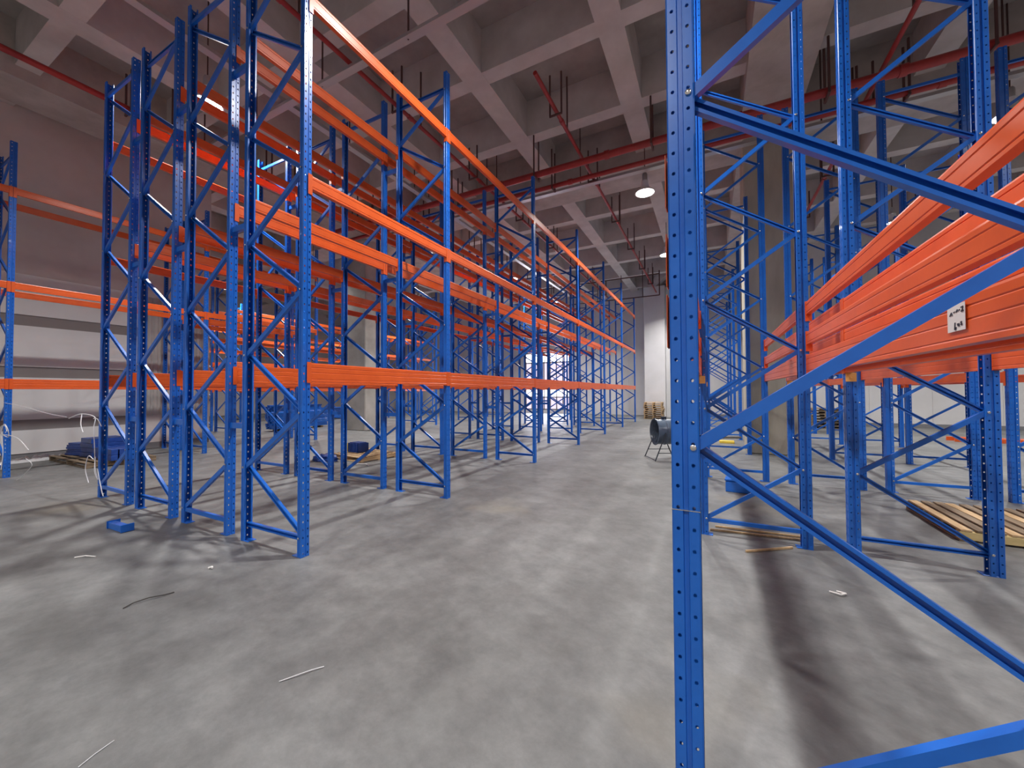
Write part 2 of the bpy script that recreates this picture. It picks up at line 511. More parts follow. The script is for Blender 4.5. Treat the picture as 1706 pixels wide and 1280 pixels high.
# dark conduit loop near the far end
t, o = pipe([(21.5, 9, 7.78), (21.5, 2.35, 7.78)], .03, RODM, 'dark conduit crossing near the far end of the hall', 'pipe', 'conduit')
t, o = pipe([(23.0, 9, 7.0), (23.0, 2.5, 7.0), (23.0, 2.5, 8.4)], .03, RODM, 'dark conduit with an upturned end before the far wall', 'pipe', 'conduit')
for (a, c, z) in ((23.0, 3.4, 7.0), (23.0, 4.6, 7.0), (23.0, 6.0, 7.0)):
    part('hanger_rod', MB().tube(W(a, c, z) - W(23.0, 9, 7.0), W(a, c, 8.5) - W(23.0, 9, 7.0), .022, 6).mesh(RODM), t)
def trunking(a0, c0, a1, c1, z, w, h, label, rods):
    p, q = W(a0, c0, z), W(a1, c1, z)
    t = thing('cable_trunking', label, 'cable tray', p)
    d = (q - p)
    if abs(d.x) > abs(d.y):
        poly = [(-w / 2, 0), (w / 2, 0), (w / 2, h), (w / 2 - .012, h), (w / 2 - .012, .012), (-w / 2 + .012, .012), (-w / 2 + .012, h), (-w / 2, h)]
        m = MB().prism(poly, 'x', min(0, d.x), max(0, d.x)).mesh(GALV)
    else:
        poly = [(-w / 2, 0), (w / 2, 0), (w / 2, h), (w / 2 - .012, h), (w / 2 - .012, .012), (-w / 2 + .012, .012), (-w / 2 + .012, h), (-w / 2, h)]
        m = MB().prism(poly, 'y', min(0, d.y), max(0, d.y)).mesh(GALV)
    part('tray', m, t)
    for k in range(rods):
        f = (k + .5) / rods
        r = d * f
        part('hanger_rod', MB().tube(r + Vector((0, 0, 0)), r + Vector((0, 0, ZS - z)), .016, 6).mesh(RODM), t)
    return t
trunking(-4, 7.8, 24, 7.8, 7.58, .16, .07, 'silver cable tray running lengthwise high over the left racks', 12)
trunking(4.85, 12, 4.85, -1, 7.48, .14, .06, 'silver cable tray crossing the aisle near the camera', 6)
trunking(10.75, 13, 10.75, -12, 7.50, .16, .07, 'silver cable tray crossing beside the red sprinkler pipes', 9)

# ================================================================== RACKING
PITCH_H = 0.075
NCELL = 86
POST_H = NCELL * PITCH_H

def post_mesh(w, d, side_holes, name):
    """open omega post. web at x=0 faces -x; flanges run to x=d; w is measured along y"""
    V = []; F = []
    def quad(p, q, z0, z1):
        n = len(V)
        V.extend([(p[0], p[1], z0), (q[0], q[1], z0), (q[0], q[1], z1), (p[0], p[1], z1)])
        F.append([n, n + 1, n + 2, n + 3])
    def perf(p, q, r, rz):
        P = Vector(p); Q = Vector(q); D = Q - P; L = D.length; u = D / L
        for k in range(NCELL):
            z0 = k * PITCH_H; zc = z0 + PITCH_H / 2
            ring = [(0, -1), (1, -1), (1, 0), (1, 1), (0, 1), (-1, 1), (-1, 0), (-1, -1)]
            n = len(V)
            for (i, j) in ring:
                s = L / 2 + i * L / 2
                V.append((P.x + u.x * s, P.y + u.y * s, zc + j * PITCH_H / 2))
            for (i, j) in ring:
                m = .72 if i and j else 1
                s = L / 2 + i * r * m
                V.append((P.x + u.x * s, P.y + u.y * s, zc + j * rz * m))
            for t in range(8):
                t2 = (t + 1) % 8
                F.append([n + t, n + t2, n + 8 + t2, n + 8 + t])
    h = w / 2; ch = .005; g = .010 if side_holes else .006
    prof = []          # (p, q, holed)
    def flange(s):
        y = s * h
        gy = s * (h - g)
        if side_holes:
            segs = [((ch, y), (.036, y), True), ((.036, y), (.039, gy), False), ((.039, gy), (.053, gy), False), ((.053, gy), (.056, y), False), ((.056, y), (d - ch, y), True)]
        else:
            m = d / 2
            segs = [((ch, y), (m - .01, y), False), ((m - .01, y), (m - .006, gy), False), ((m - .006, gy), (m + .006, gy), False), ((m + .006, gy), (m + .01, y), False), ((m + .01, y), (d - ch, y), False)]
        segs += [((d - ch, y), (d, s * (h - ch)), False), ((d, s * (h - ch)), (d, s * (h - .018)), False)]
        return segs
    gx = .006
    web = [((ch, -h), (0, -h + ch), False), ((0, -h + ch), (0, -.009), True), ((0, -.009), (gx, -.006), False), ((gx, -.006), (gx, .006), False),
           ((gx, .006), (0, .009), False), ((0, .009), (0, h - ch), True), ((0, h - ch), (ch, h), False)]
    prof = flange(-1) + web + flange(1)
    def emit_all(off):
        for (p, q, holed) in prof:
            if off:
                D = Vector((q[0] - p[0], q[1] - p[1])); nrm = Vector((-D.y, D.x)).normalized()
                mid = (Vector(p) + Vector(q)) / 2
                if (Vector((d / 2, 0)) - mid).dot(nrm) < 0:
                    nrm = -nrm
                p = tuple(Vector(p) + nrm * off); q = tuple(Vector(q) + nrm * off)
            if holed:
                perf(p, q, .0062 if abs(p[0] - q[0]) > abs(p[1] - q[1]) else .0068, .0068 if abs(p[0] - q[0]) > abs(p[1] - q[1]) else .011)
            else:
                quad(p, q, 0, POST_H)
    emit_all(0)
    emit_all(.0022)
    me = mesh_from(V, F, BLUE, name)
    return me

POST_L = post_mesh(.090, .062, False, 'post_narrow')
POST_R = post_mesh(.092, .092, True, 'post_deep')

def brace_mesh(L, h, dp):
    """C channel along x, opening towards +y (back at y=0)"""
    t = .003; lip = .012
    poly = [(0, -h / 2), (dp, -h / 2), (dp, -h / 2 + lip), (dp - t, -h / 2 + lip), (dp - t, -h / 2 + t), (t, -h / 2 + t), (t, h / 2 - t), (dp - t, h / 2 - t), (dp - t, h / 2 - lip), (dp, h / 2 - lip), (dp, h / 2), (0, h / 2)]
    return MB().prism(poly, 'x', 0, L).mesh(BLUE)

PLATE = MB().bevbox(.0, .135, -.0445, .0445, 0, .008, .002).mesh(BLUE)
_b = MB(); _b.lathe([(.0005, -.009), (.007, -.0085), (.0105, -.006), (.0105, 0)], 10, Matrix.Rotation(-PI / 2, 4, 'X'))
_b.v = [(x, -abs(y) if True else y, z) for (x, y, z) in _b.v]
BOLT = _b.mesh(ZINC, smooth=True)

def build_frame(typ, D, f0=.183, r0=.783, step=1.2, front_nodes=None, rear_nodes=None, bolts=False):
    t = bpy.data.objects.new('upright_frame', None)
    col.objects.link(t)
    t.empty_display_size = .2
    w, d, pm, bh, bd = (.090, .062, POST_L, .048, .030) if typ == 'L' else (.092, .092, POST_R, .040, .030)
    part('post', pm, t)
    part('post', pm, t, (D, 0, 0), (0, 0, PI))
    part('base_plate', PLATE, t)
    part('base_plate', PLATE, t, (D, 0, 0), (0, 0, PI))
    xi = d * .62 if typ == 'L' else .072
    fn = front_nodes or [f0 + step * k for k in range(6)]
    rn = rear_nodes or [r0 + step * k for k in range(5)]
    seq = []
    for k in range(len(rn)):
        seq.append(((xi, fn[k]), (D - xi, rn[k])))
        if k + 1 < len(fn):
            seq.append(((D - xi, rn[k]), (xi, fn[k + 1])))
    horiz = [((xi, fn[0] - .02), (D - xi, fn[0] - .02)), ((xi, 6.23), (D - xi, 6.23))]
    cache = {}
    for i, ((x0, z0), (x1, z1)) in enumerate(seq + horiz):
        if x0 > x1:
            x0, z0, x1, z1 = x1, z1, x0, z0
        L = math.hypot(x1 - x0, z1 - z0) + .02
        ang = math.atan2(z1 - z0, x1 - x0)
        key = round(L, 3)
        if key not in cache:
            cache[key] = brace_mesh(L, bh, bd)
        up = z1 > z0 + .05
        flat = abs(z1 - z0) < .05
        b = part('brace', cache[key], t)
        off = Vector((-math.cos(ang) * .01, 0, -math.sin(ang) * .01))
        if up or flat:          # closed back towards the near side
            b.location = Vector((x0, -bd - .001, z0)) + off
            b.rotation_euler = (0, -ang, 0)
        else:                   # opening towards the near side
            b.matrix_basis = Matrix.Translation(Vector((x0, bd + .001, z0)) + off) @ Matrix.Rotation(-ang, 4, 'Y') @ Matrix.Diagonal((1, -1, 1, 1))
    if bolts:
        for s in (-1, 1):
            for (x, zs) in ((xi, fn), (D - xi, rn)):
                for z in zs:
                    part('bolt', BOLT, t, (x, s * w / 2, z), (0, 0, 0 if s < 0 else PI))
    return t

def dup(root, loc, rotz):
    r = root.copy(); col.objects.link(r)
    r.location = loc; r.rotation_euler = (0, 0, rotz)
    for ch in root.children:
        c = ch.copy(); col.objects.link(c); c.parent = r
    return r

ORD = ['first', 'second', 'third', 'fourth', 'fifth', 'sixth', 'seventh', 'eighth', 'ninth', 'tenth']
D_, G_ = 1.013, .273
protoL = build_frame('L', D_)
protoLb = build_frame('L', D_, bolts=True)
protoR = build_frame('R', D_)
protoRb = build_frame('R', D_, bolts=True)
near = build_frame('R', 1.03, front_nodes=[.115, 1.376, 2.643, 3.91, 5.15], rear_nodes=[.75, 1.985, 3.25, 4.5, 5.75], bolts=True)
used = set()
def place_frame(side, a, c, label, group, bolts=False, flip=False):
    """side L: row depth grows towards +c; side R: towards -c"""
    src = {('L', 0): protoL, ('L', 1): protoLb, ('R', 0): protoR, ('R', 1): protoRb}[(side, int(bolts))]
    if flip:        # every second row stands the other way round, bracing mirrored
        c = c + D_ if side == 'L' else c - D_
    loc = W(a + (.045 if side == 'L' else .046), c, 0)
    rot = PI if (side == 'L') != flip else 0
    if src.name not in used:
        used.add(src.name); t = src
        t.location = loc; t.rotation_euler = (0, 0, rot)
    else:
        t = dup(src, loc, rot)
    return tag(t, label, 'rack frame', group)

# beams -------------------------------------------------------------
def beam_section(h):
    g = .003
    w = .045 if h < .15 else .05
    marks = (.014, h - .040) if h < .15 else (.020, h * .46, h - .050)
    near = [(0, 0)]
    for m in marks:
        near += [(0, m), (g, m + .004), (g, m + .007), (0, m + .010)]
    near += [(0, h - .010), (.003, h)]
    far = [(w - .003, h), (w, h - .010)]
    for m in reversed(marks):
        far += [(w, m + .010), (w - g, m + .007), (w - g, m + .004), (w, m)]
    return near + far + [(w, 0)]
bcache = {}
def beam_meshes(L, h):
    k = (round(L, 3), h)
    if k not in bcache:
        # local: x = outward depth (0 is the face, +x into the rack), y along the beam, z up
        bcache[k] = MB().prism(beam_section(h), 'y', .003, L - .003).mesh(ORANGE)
    return bcache[k]
CONN = {}
def conn_mesh(hc, end):
    """angle plate: one leg on the post face, one leg against the post side"""
    k = (hc, end)
    if k not in CONN:
        s = -1 if end == 0 else 1
        mb = MB()
        y0, y1 = (-.043, .004) if end == 0 else (-.004, .043)
        mb.bevbox(-.004, .0, y0, y1, 0, hc, .0015)
        ys = (-.0, .004) if end == 0 else (-.004, .0)
        mb.bevbox(-.004, .052, ys[0], ys[1], 0, hc, .0015)
        CONN[k] = mb.mesh(ORANGE)
    return CONN[k]
nbeams = 0
TAB = MB().bevbox(.004, .085, -.007, -.002, -.085, -.001, .0015).bevbox(.038, .050, -.010, -.007, -.055, -.043, .001).mesh(TABLIT)
def place_beam(a0, a1, c, outward, z, h, label, group, hc=.205, clip=False):
    """a0,a1: post faces the beam runs between; outward=-1 face looks to -c, +1 face looks to +c"""
    global nbeams
    nbeams += 1
    L = a1 - a0
    t = bpy.data.objects.new('rack_crossbar', None); col.objects.link(t); t.empty_display_size = .1
    # depth axis points away from the aisle face
    if outward > 0:   # face looks to +c = world -x ; local +x = world +x
        t.location = W(a0, c + .004, z)
        rot = 0
    else:
        t.location = W(a1, c - .004, z)
        rot = PI
    t.rotation_euler = (0, 0, rot)
    part('beam_body', beam_meshes(L, h), t)
    zc = h - hc + .008
    part('end_plate', conn_mesh(hc, 0), t, (0, 0, zc))
    part('end_plate', conn_mesh(hc, 1), t, (0, L, zc))
    if clip:
        part('lower_tab', TAB, t, (0, L, 0), label='orange lower tab with a bolt hole, yellow light put into its colour')
    return tag(t, label, 'crossbar', group)

PW = .09
Lrow0 = 3.4914
LA = [2.3736, 4.6609] + [4.6609 + 3.219 * k for k in range(1, 6)]
rowname = ['nearest left rack row', 'second left rack row', 'third left rack row', 'fourth left rack row']
LEV = [(1.685, .185, 'lowest level'), (3.60, .13, 'middle level'), (5.43, .13, 'top level')]
for r in range(4):
    c0 = Lrow0 + r * (D_ + G_)
    for i, a in enumerate(LA):
        place_frame('L', a, c0, 'blue upright frame, %s from the near end, in the %s' % (ORD[i], rowname[r]), 'blue upright frames left of the aisle', bolts=(i < 3 and r < 2) or i == 0, flip=r % 2 == 1)
    for i in range(len(LA) - 1):
        for (z, h, ln) in LEV:
            for s, cc, sn in ((-1, c0, 'aisle side' if r == 0 else 'right side'), (1, c0 + D_, 'left side')):
                zz = z
                place_beam(LA[i] + PW, LA[i + 1], cc, s, zz, h, 'orange beam, %s, %s, %s, %s bay from near end' % (ln, sn, rowname[r], ORD[i]), 'orange beams left of the aisle')
# row spacers joining the rows back to back
SPM = MB()
SPM.box(.001, G_ - .001, -.02, .02, -.03, .03); SPM.box(.001, .005, -.03, .03, -.05, .05); SPM.box(G_ - .005, G_ - .001, -.03, .03, -.05, .05)
SP = SPM.mesh(BLUE)
for r in range(3):
    c0 = Lrow0 + r * (D_ + G_) + D_
    for i in range(5):
        for z, zn in ((1.22, 'low'), (3.42, 'middle'), (5.22, 'high')):
            o = part('row_spacer', SP, None, W(LA[i] + .045, c0 + G_, z))
            tag(o, 'blue %s row spacer between %s and the next row, %s frame' % (zn, rowname[r], ORD[i]), 'spacer', 'blue spacers joining left rack rows')

# racks against the left wall
for r, c0, rn in ((0, 11.86, 'left wall rack row, right half'), (1, 13.15, 'left wall rack row, left half')):
    al = [-1.12, 2.1, 5.32, 8.54]
    for i, a in enumerate(al):
        if c0 > 13 and a < 3: continue
        place_frame('L', a, c0, 'blue upright frame, %s from the near end, %s' % (ORD[i], rn), 'blue upright frames by the left wall')
    for i in range(len(al) - 1):
        if c0 > 13 and i < 2: continue
        for (z, h, ln) in LEV:
            for s, cc, sn in ((-1, c0, 'right side'), (1, c0 + D_, 'left side')):
                place_beam(al[i] + PW, al[i + 1], cc, s, z, h, 'orange rack beam, %s, %s, %s, %s bay' % (ln, sn, rn, ORD[i]), 'orange beams by the left wall')
    for i, a in enumerate([14.98, 18.2, 21.42]):
        place_frame('L', a, c0, 'blue upright frame, %s beyond the pale column, %s' % (ORD[i], rn), 'blue upright frames beyond the pale column')
# deep left block seen through the rows
k = 0
for r, c0 in enumerate((17.3, 18.6, 22.6)):
    al = [8.6, 11.82, 15.04, 18.26, 21.48]
    for i, a in enumerate(al):
        place_frame('L', a, c0, 'far blue upright frame, %s from near end, %s row of the far left block' % (ORD[i], ORD[r]), 'far left block frames')
    for i in range(4):
        for z, ln in ((1.68, 'lowest'), (2.75, 'second'), (3.75, 'third'), (4.9, 'fourth')):
            for s, cc, sn in (((-1, c0, 'right'),) if r == 1 else ((-1, c0, 'right'), (1, c0 + D_, 'left'))):
                place_beam(al[i] + PW, al[i + 1], cc, s, z, .13, 'far orange beam, %s level, %s side, %s bay, far left block %s row' % (ln, sn, ORD[i], ORD[r]), 'far left block beams')

# right-hand racks ---------------------------------------------------
cR = .1363
near.location = W(1.50 + .046, cR - .006, 0)
part('splice_seam', MB().box(-.0012, .0925, -.0475, .0475, 1.152, 1.155).mesh(ZINC), near)
tag(near, 'blue upright frame closest to the camera, its braces crossing the right foreground', 'rack frame')
RA = [1.50, 4.765, 7.98, 11.2, 14.42, 17.64, 20.86, 24.05]
rr = [('nearest right rack row', cR, [1, 2, 3, 4, 5, 6, 7]), ('second right rack row', cR - D_ - G_, [0, 1, 2, 4, 5]), ('third right rack row', -2.40, [2, 3, 4, 5]), ('fourth right rack row', -3.70, [2, 3, 4, 5])]
for r, (rn, c0, idx) in enumerate(rr):
    for k, i in enumerate(idx):
        if r == 1 and i == 0:
            continue
        place_frame('R', RA[i], c0, 'blue upright frame, %s from the near end, in the %s' % (ORD[k], rn), 'blue upright frames right of the aisle', bolts=i < 3, flip=r % 2 == 1)
RLEV = [(1.745, .185, 'lowest stacked'), (2.035, .125, 'middle stacked'), (2.335, .125, 'top stacked')]
for r, (rn, c0, idx) in enumerate(rr[:2]):
    for (i0, i1) in ((0, 1), (1, 2)):
        for (z, h, ln) in RLEV:
            for s, cc, sn in ((1, c0, 'left side'), (-1, c0 - D_ - (.017 if (r == 0 and i0 == 0) else 0), 'right side')):
                if r == 1 and i0 == 0 and i0 == 0:
                    a0 = RA[0] + .094
                else:
                    a0 = RA[i0] + .094
                if r == 0 and i0 == 0 and s == 1:
                    cc = c0
                place_beam(a0, RA[i1], cc - (.0 if s > 0 else .0), s, z, h, 'orange beam, %s, %s, %s, %s bay' % (ln, sn, rn, ORD[i0]), 'orange beams right of the aisle', hc=.20, clip=z < 1.8)
place_frame('R', RA[0], rr[1][1], 'blue upright frame outside the right edge, carrying the second right row beams', 'blue upright frames right of the aisle')
for r, (rn, c0, idx) in enumerate(rr[2:]):
    for (i0, i1) in ((2, 3), (3, 4)):
        for s, cc, sn in ((1, c0, 'left side'), (-1, c0 - D_, 'right side')):
            place_beam(RA[i0] + .094, RA[i1], cc, s, 1.70, .13, 'orange beam, low level, %s of the %s, %s bay' % (sn, rn, ORD[i0 - 2]), 'orange beams right of the aisle')
for i, (a, c) in enumerate(((4.0, -3.7), (4.0, -4.71))):
    pass

# paper label on the near right beam
lab = part('paper_label', MB().bevbox(-.0015, 0, -.060, .060, -.052, .052, .0004).mesh(PAPER), None)
lab.location = W(2.175, cR - D_ - .017 + .05, 1.86)
# label sits on the camera-facing (inner) side of the rear beam
lab.location = W(2.10, cR - D_ - .017 - .004 + .0545 , 1.852)
tag(lab, 'white handwritten paper label taped on the wide orange beam at right', 'label')
def stroke(pts, r=.0022):
    mb = MB()
    mb.path([Vector((-.0022, -y, z)) for (y, z) in pts], r, 5)
    return mb.mesh(INK)
for pts in ([(-.04, .012), (-.028, .024), (-.022, .014), (-.034, .016)], [(-.014, .022), (-.004, .024)], [(.004, .02), (.012, .03), (.018, .022)], [(.022, .026), (.03, .027)],
            [(.036, .034), (.05, .036), (.048, .026), (.038, .018), (.054, .02)], [(-.004, -.018), (-.008, -.045)], [(-.008, -.045), (.0, -.044), (.003, -.036)],
            [(.012, -.024), (.016, -.034), (.022, -.024), (.024, -.036)], [(.032, -.022), (.04, -.02), (.034, -.032), (.044, -.03)]):
    part('ink_stroke', stroke(pts), lab)

# ================================================================== LOOSE THINGS
def pallet_meshes(L, Wd, mat):
    board = MB().bevbox(0, Wd, 0, .09, 0, .018, .002).mesh(mat)
    bearer = MB().bevbox(0, .07, 0, L, 0, .078, .003).mesh(mat)
    return board, bearer
def make_pallet(L, Wd, mats, label, loc, rz, group=None, nb=8):
    """local x = width, y = length; deck boards run along x"""
    t = thing('pallet', label, 'pallet', loc, rz, group)
    bd, br = pallet_meshes(L, Wd, mats[0])
    for x in (0, Wd / 2 - .035, Wd - .07):
        part('bearer', br, t, (x, 0, .020))
    for k in range(nb):
        part('deck_board', bd, t, (0, k * (L - .09) / (nb - 1), .098))
    for k in range(3):
        part('bottom_board', bd, t, (0, k * (L - .09) / 2, 0.001))
    return t
def copy_tree(o, loc, rz, label):
    r = dup(o, loc, rz)
    r['label'] = label
    return r
# pallet stack by the white pier
p0 = make_pallet(1.0, 1.0, (WOOD,), 'pale wooden pallet, bottom of the stack by the white pier', W(23.3, 3.47, .0), 0, 'pallet stack by the white pier')
words = ['second', 'third', 'fourth', 'fifth', 'sixth', 'seventh', 'topmost']
for k, wd_ in enumerate(words):
    copy_tree(p0, W(23.3 + random.uniform(-.03, .03), 3.47 + random.uniform(-.03, .03), .120 * (k + 1)), random.uniform(-.03, .03),
              'pale wooden pallet, %s in the stack by the white pier' % (wd_ if wd_ == 'topmost' else wd_ + ' from the floor'))
q0 = make_pallet(1.0, 1.05, (WOODW,), 'brown pallet, bottom of the stack beyond the stained column', W(20.2, -3.70, 0), 0, 'pallet stack behind the right racks')
for k in range(6):
    copy_tree(q0, W(20.2, -3.70 + random.uniform(-.03, .03), .120 * (k + 1)), random.uniform(-.04, .04),
              'brown pallet, %s up in the stack beyond the stained column' % ORD[k + 1])
# pallets lying under the right racks: boards run up the aisle
def lying_pallet(a, c, label, front_mat, rz=-PI / 2):
    t = thing('pallet', label, 'pallet', W(a, c, 0), 0, 'pallets lying under the right racks')
    Lg, Wd = 1.25, 1.08
    for k in range(9):
        part('deck_board', MB().bevbox(0, .088, 0, Lg, 0, .02, .002).mesh(WOODW if (k * 7) % 3 else WOOD), t, (.01 + k * (Wd - .11) / 8, 0, .104 + .003 * (k % 3)), (0, 0, random.uniform(-.012, .012)))
    for y in (0, Lg / 2 - .04, Lg - .08):
        part('bearer', MB().bevbox(0, Wd, 0, .075, 0, .083, .004).mesh(front_mat if y == 0 else WOODW), t, (0, y, .019))
    for x in (0, Wd / 2 - .05, Wd - .1):
        part('bottom_board', MB().bevbox(0, .1, 0, Lg, 0, .017, .002).mesh(WOODW), t, (x, 0, 0.001))
    return t
lying_pallet(5.74, -2.28, 'weathered slatted pallet lying under the right racks behind the blue post', WOODY)
lying_pallet(5.66, -3.42, 'weathered pallet lying at the right picture edge beside the other one', WOODY)
# timber laths by the first right frame
for (p, q, wdt, lbl) in (((4.94, .03), (5.02, -.86), .022, 'thin pale lath lying across behind the second right frame foot'),
                         ((5.08, -.02), (5.12, -.9), .02, 'thin pale lath behind the other lath'),
                         ((4.42, -.28), (4.73, -.70), .018, 'thin brown lath lying slanted on the floor before the blue frame')):
    P, Q = W(p[0], p[1], .012), W(q[0], q[1], .012)
    d = Q - P
    o = part('timber_lath', MB().bevbox(0, d.length, -wdt / 2, wdt / 2, -.010, .010, .002).mesh(WOOD), None, P, (0, 0, math.atan2(d.y, d.x)))
    tag(o, lbl, 'lath')

# blue plates bundled on a pallet by the left wall
lp = make_pallet(1.15, 2.3, (WOODW,), 'dark wooden pallet under the blue plates by the left wall', W(3.15, 14.0, 0), 0, None, 7)
lp.scale = (1, 1, 1)
def plate_bundle(loc, n, w, l, h, label, rz, splay):
    t = thing('plate_bundle', label, 'metal plates', loc, rz)
    for k in range(n):
        part('blue_plate', MB().bevbox(-w / 2, w / 2, -l / 2, l / 2, 0, h, .004).mesh(DBLUE), t, (random.uniform(-splay, splay), random.uniform(-splay, splay), k * (h + .003)), (0, 0, random.uniform(-.06, .06)))
    return t
plate_bundle(W(3.7, 13.55, .120), 6, .62, .55, .045, 'low fanned bundle of blue steel plates on the pallet, left end', .2, .03)
plate_bundle(W(3.75, 12.85, .120), 4, .60, .60, .105, 'taller stack of blue steel plates in the middle of the pallet', .05, .012)
t = thing('beam_bundle', 'long blue steel channels lying on the right part of the pallet', 'metal channels', W(3.75, 12.2, .120), 0)
for k in range(4):
    for j in range(2):
        part('channel', MB().bevbox(-.30, .62, -.26 + k * .135, -.15 + k * .135, j * .125, j * .125 + .12, .006).mesh(DBLUE), t)
# plastic film along the wall foot
def rumple(a0, a1, c, w, h, n, label):
    bm = bmesh.new()
    rnd = random.Random(3)
    grid = []
    for i in range(n + 1):
        row = []
        for j in range(7):
            f = j / 6
            z = .01 + h * math.sin(PI * f) * rnd.uniform(.25, 1.0)
            row.append(bm.verts.new(W(a0 + (a1 - a0) * i / n + rnd.uniform(-.02, .02), c - w / 2 + w * f + rnd.uniform(-.02, .02), z if 0 < j < 6 else .004)))
        grid.append(row)
    for i in range(n):
        for j in range(6):
            bm.faces.new((grid[i][j], grid[i + 1][j], grid[i + 1][j + 1], grid[i][j + 1]))
    me = bpy.data.meshes.new('film'); bm.to_mesh(me); bm.free()
    me.materials.append(FILM)
    o = part('plastic_film', me, None)
    return tag(o, label, 'plastic film')
rumple(2.2, 4.2, 14.25, .34, .16, 40, 'crumpled clear plastic film heaped along the foot of the left wall')
# white straps tied round the posts
def strap(pts, label, r=.006, mat=STRAP):
    o0 = Vector(pts[0])
    mb = MB()
    P = [Vector(p) for p in pts]
    # smooth with catmull-rom
    S = []
    for i in range(len(P) - 1):
        p0 = P[max(i - 1, 0)]; p1 = P[i]; p2 = P[i + 1]; p3 = P[min(i + 2, len(P) - 1)]
        for k in range(6):
            t = k / 6
            S.append(.5 * ((2 * p1) + (-p0 + p2) * t + (2 * p0 - 5 * p1 + 4 * p2 - p3) * t * t + (-p0 + 3 * p1 - 3 * p2 + p3) * t ** 3))
    S.append(P[-1])
    mb.path([s - o0 for s in S], r, 6)
    o = part('plastic_strap', mb.mesh(mat, smooth=True), None, o0)
    return tag(o, label, 'strap')
cF = 8.42      # the outer post of the fourth left row
strap([W(2.30, cF + .9, 1.18), W(2.32, cF + .45, 1.26), W(2.36, cF + .05, 1.22), W(2.33, cF - .03, 1.05), W(2.33, cF - .08, .72), W(2.34, cF - .02, .58), W(2.32, cF + .12, .62), W(2.3, cF + .16, .42), W(2.31, cF + .06, .22)], 'white plastic strap looped round the outermost post of the left racks')
strap([W(2.34, cF + .02, 1.2), W(2.32, cF - .2, 1.2), W(2.3, cF - .42, 1.1)], 'loose end of white strap sticking out right of the outermost post')
strap([W(2.34, cF - .08, .62), W(2.31, cF - .16, .42), W(2.32, cF - .26, .3), W(2.3, cF - .22, .46), W(2.33, cF - .1, .6)], 'small white strap loop low at the outermost post')
strap([W(2.33, cF - .2, .45), W(2.3, cF - .45, .2), W(2.28, cF - .6, .10)], 'white strap tail hanging towards the floor beside the outermost post')
strap([W(2.34, cF + .5, 1.25), W(2.3, cF + .38, 1.1), W(2.3, cF + .28, .98)], 'short white strap end hanging left of the outermost post')
strap([W(2.1, 11.9, 1.42), W(2.2, 11.2, 1.35), W(2.28, 10.2, 1.24), W(2.3, 9.4, 1.2)], 'thin white strap strung between the far left post and the left racks', .004)
cl = 11.80
strap([W(2.05, cl, .84), W(2.03, cl - .14, .98), W(2.05, cl - .3, 1.0), W(2.06, cl - .36, .9)], 'curled white strap end standing off the left edge post', .006)
strap([W(2.05, cl, .86), W(2.08, cl - .06, 1.02), W(2.1, cl - .2, .92), W(2.12, cl - .12, .78), W(2.06, cl - .02, .84)], 'white strap knot on the post at the left picture edge', .007)
strap([W(2.05, cl - .02, .84), W(2.15, cl - .5, .78), W(2.2, cl - .95, .58)], 'white strap end reaching right from the left edge post')
strap([W(2.06, cl - .02, .82), W(2.07, cl - .08, .5), W(2.06, cl - .04, .18)], 'white strap tail hanging down at the left edge post')
strap([W(2.2, cl - .8, .42), W(2.25, cl - .9, .3), W(2.2, cl - .65, .1), W(2.15, cl - .55, .012)], 'crooked grey strap piece standing up from the floor by the left wall', .005)

# blue spacer fallen on the floor, left foreground
t = thing('fallen_spacer', 'short blue row spacer with end flanges lying on the left floor', 'spacer', W(1.92, 6.13, 0), math.radians(2))
part('channel_web', MB().bevbox(-.17, .17, -.035, .035, .002, .075, .003).mesh(BLUE), t)
for s in (-1, 1):
    part('end_flange', MB().bevbox(s * .17 - .006, s * .17 + .006, -.045, .075, .0, .085, .002).mesh(BLUE), t)

# crate and pallet between the left rows
mp = make_pallet(1.0, 1.2, (WOOD,), 'pale pallet on the floor between the left rack rows', W(6.35, 8.2, 0), math.radians(-8), None, 7)
t = thing('parts_crate', 'small blue crate with ribs standing on the pallet between left rows', 'crate', W(6.8, 7.80, .120), math.radians(-6))
mb = MB(); mb.box(-.2, .2, -.15, -.135, 0, .22); mb.box(-.2, .2, .135, .15, 0, .22); mb.box(-.2, -.185, -.15, .15, 0, .22); mb.box(.185, .2, -.15, .15, 0, .22); mb.box(-.2, .2, -.15, .15, 0, .012)
part('crate_body', mb.mesh(DBLUE), t)
for k in range(5):
    part('crate_rib', MB().box(-.18 + k * .085, -.165 + k * .085, -.165, -.15, .01, .21).mesh(DBLUE), t)
for k in range(4):
    part('steel_bracket', MB().bevbox(-.17 + k * .09, -.11 + k * .09, -.12, .12, .013, .235, .004).mesh(DBLUE), t)
o = part('yellow_container', MB().lathe([(.001, 0), (.05, 0), (.055, .02), (.05, .15), (.03, .18), (.02, .2), (.001, .2)], 14).mesh(YELLOW, smooth=True), None, W(6.75, 8.10, .120))
tag(o, 'small yellow container beside the blue crate on the pallet', 'container')
t = thing('blue_sack', 'crumpled blue sheet heap on the floor between left rows', 'sheet', W(6.05, 8.0, 0))
bm = bmesh.new(); bmesh.ops.create_icosphere(bm, subdivisions=3, radius=1)
rnd = random.Random(5)
for v in bm.verts:
    n = 1 + .25 * math.sin(v.co.x * 9) * math.sin(v.co.y * 8 + 1) + rnd.uniform(-.06, .06)
    v.co = Vector((v.co.x * .34 * n, v.co.y * .2 * n, max(0, (v.co.z + .15)) * .13 * n))
me = bpy.data.meshes.new('heap'); bm.to_mesh(me); bm.free(); me.materials.append(DBLUE)
part('sheet_heap', me, t)

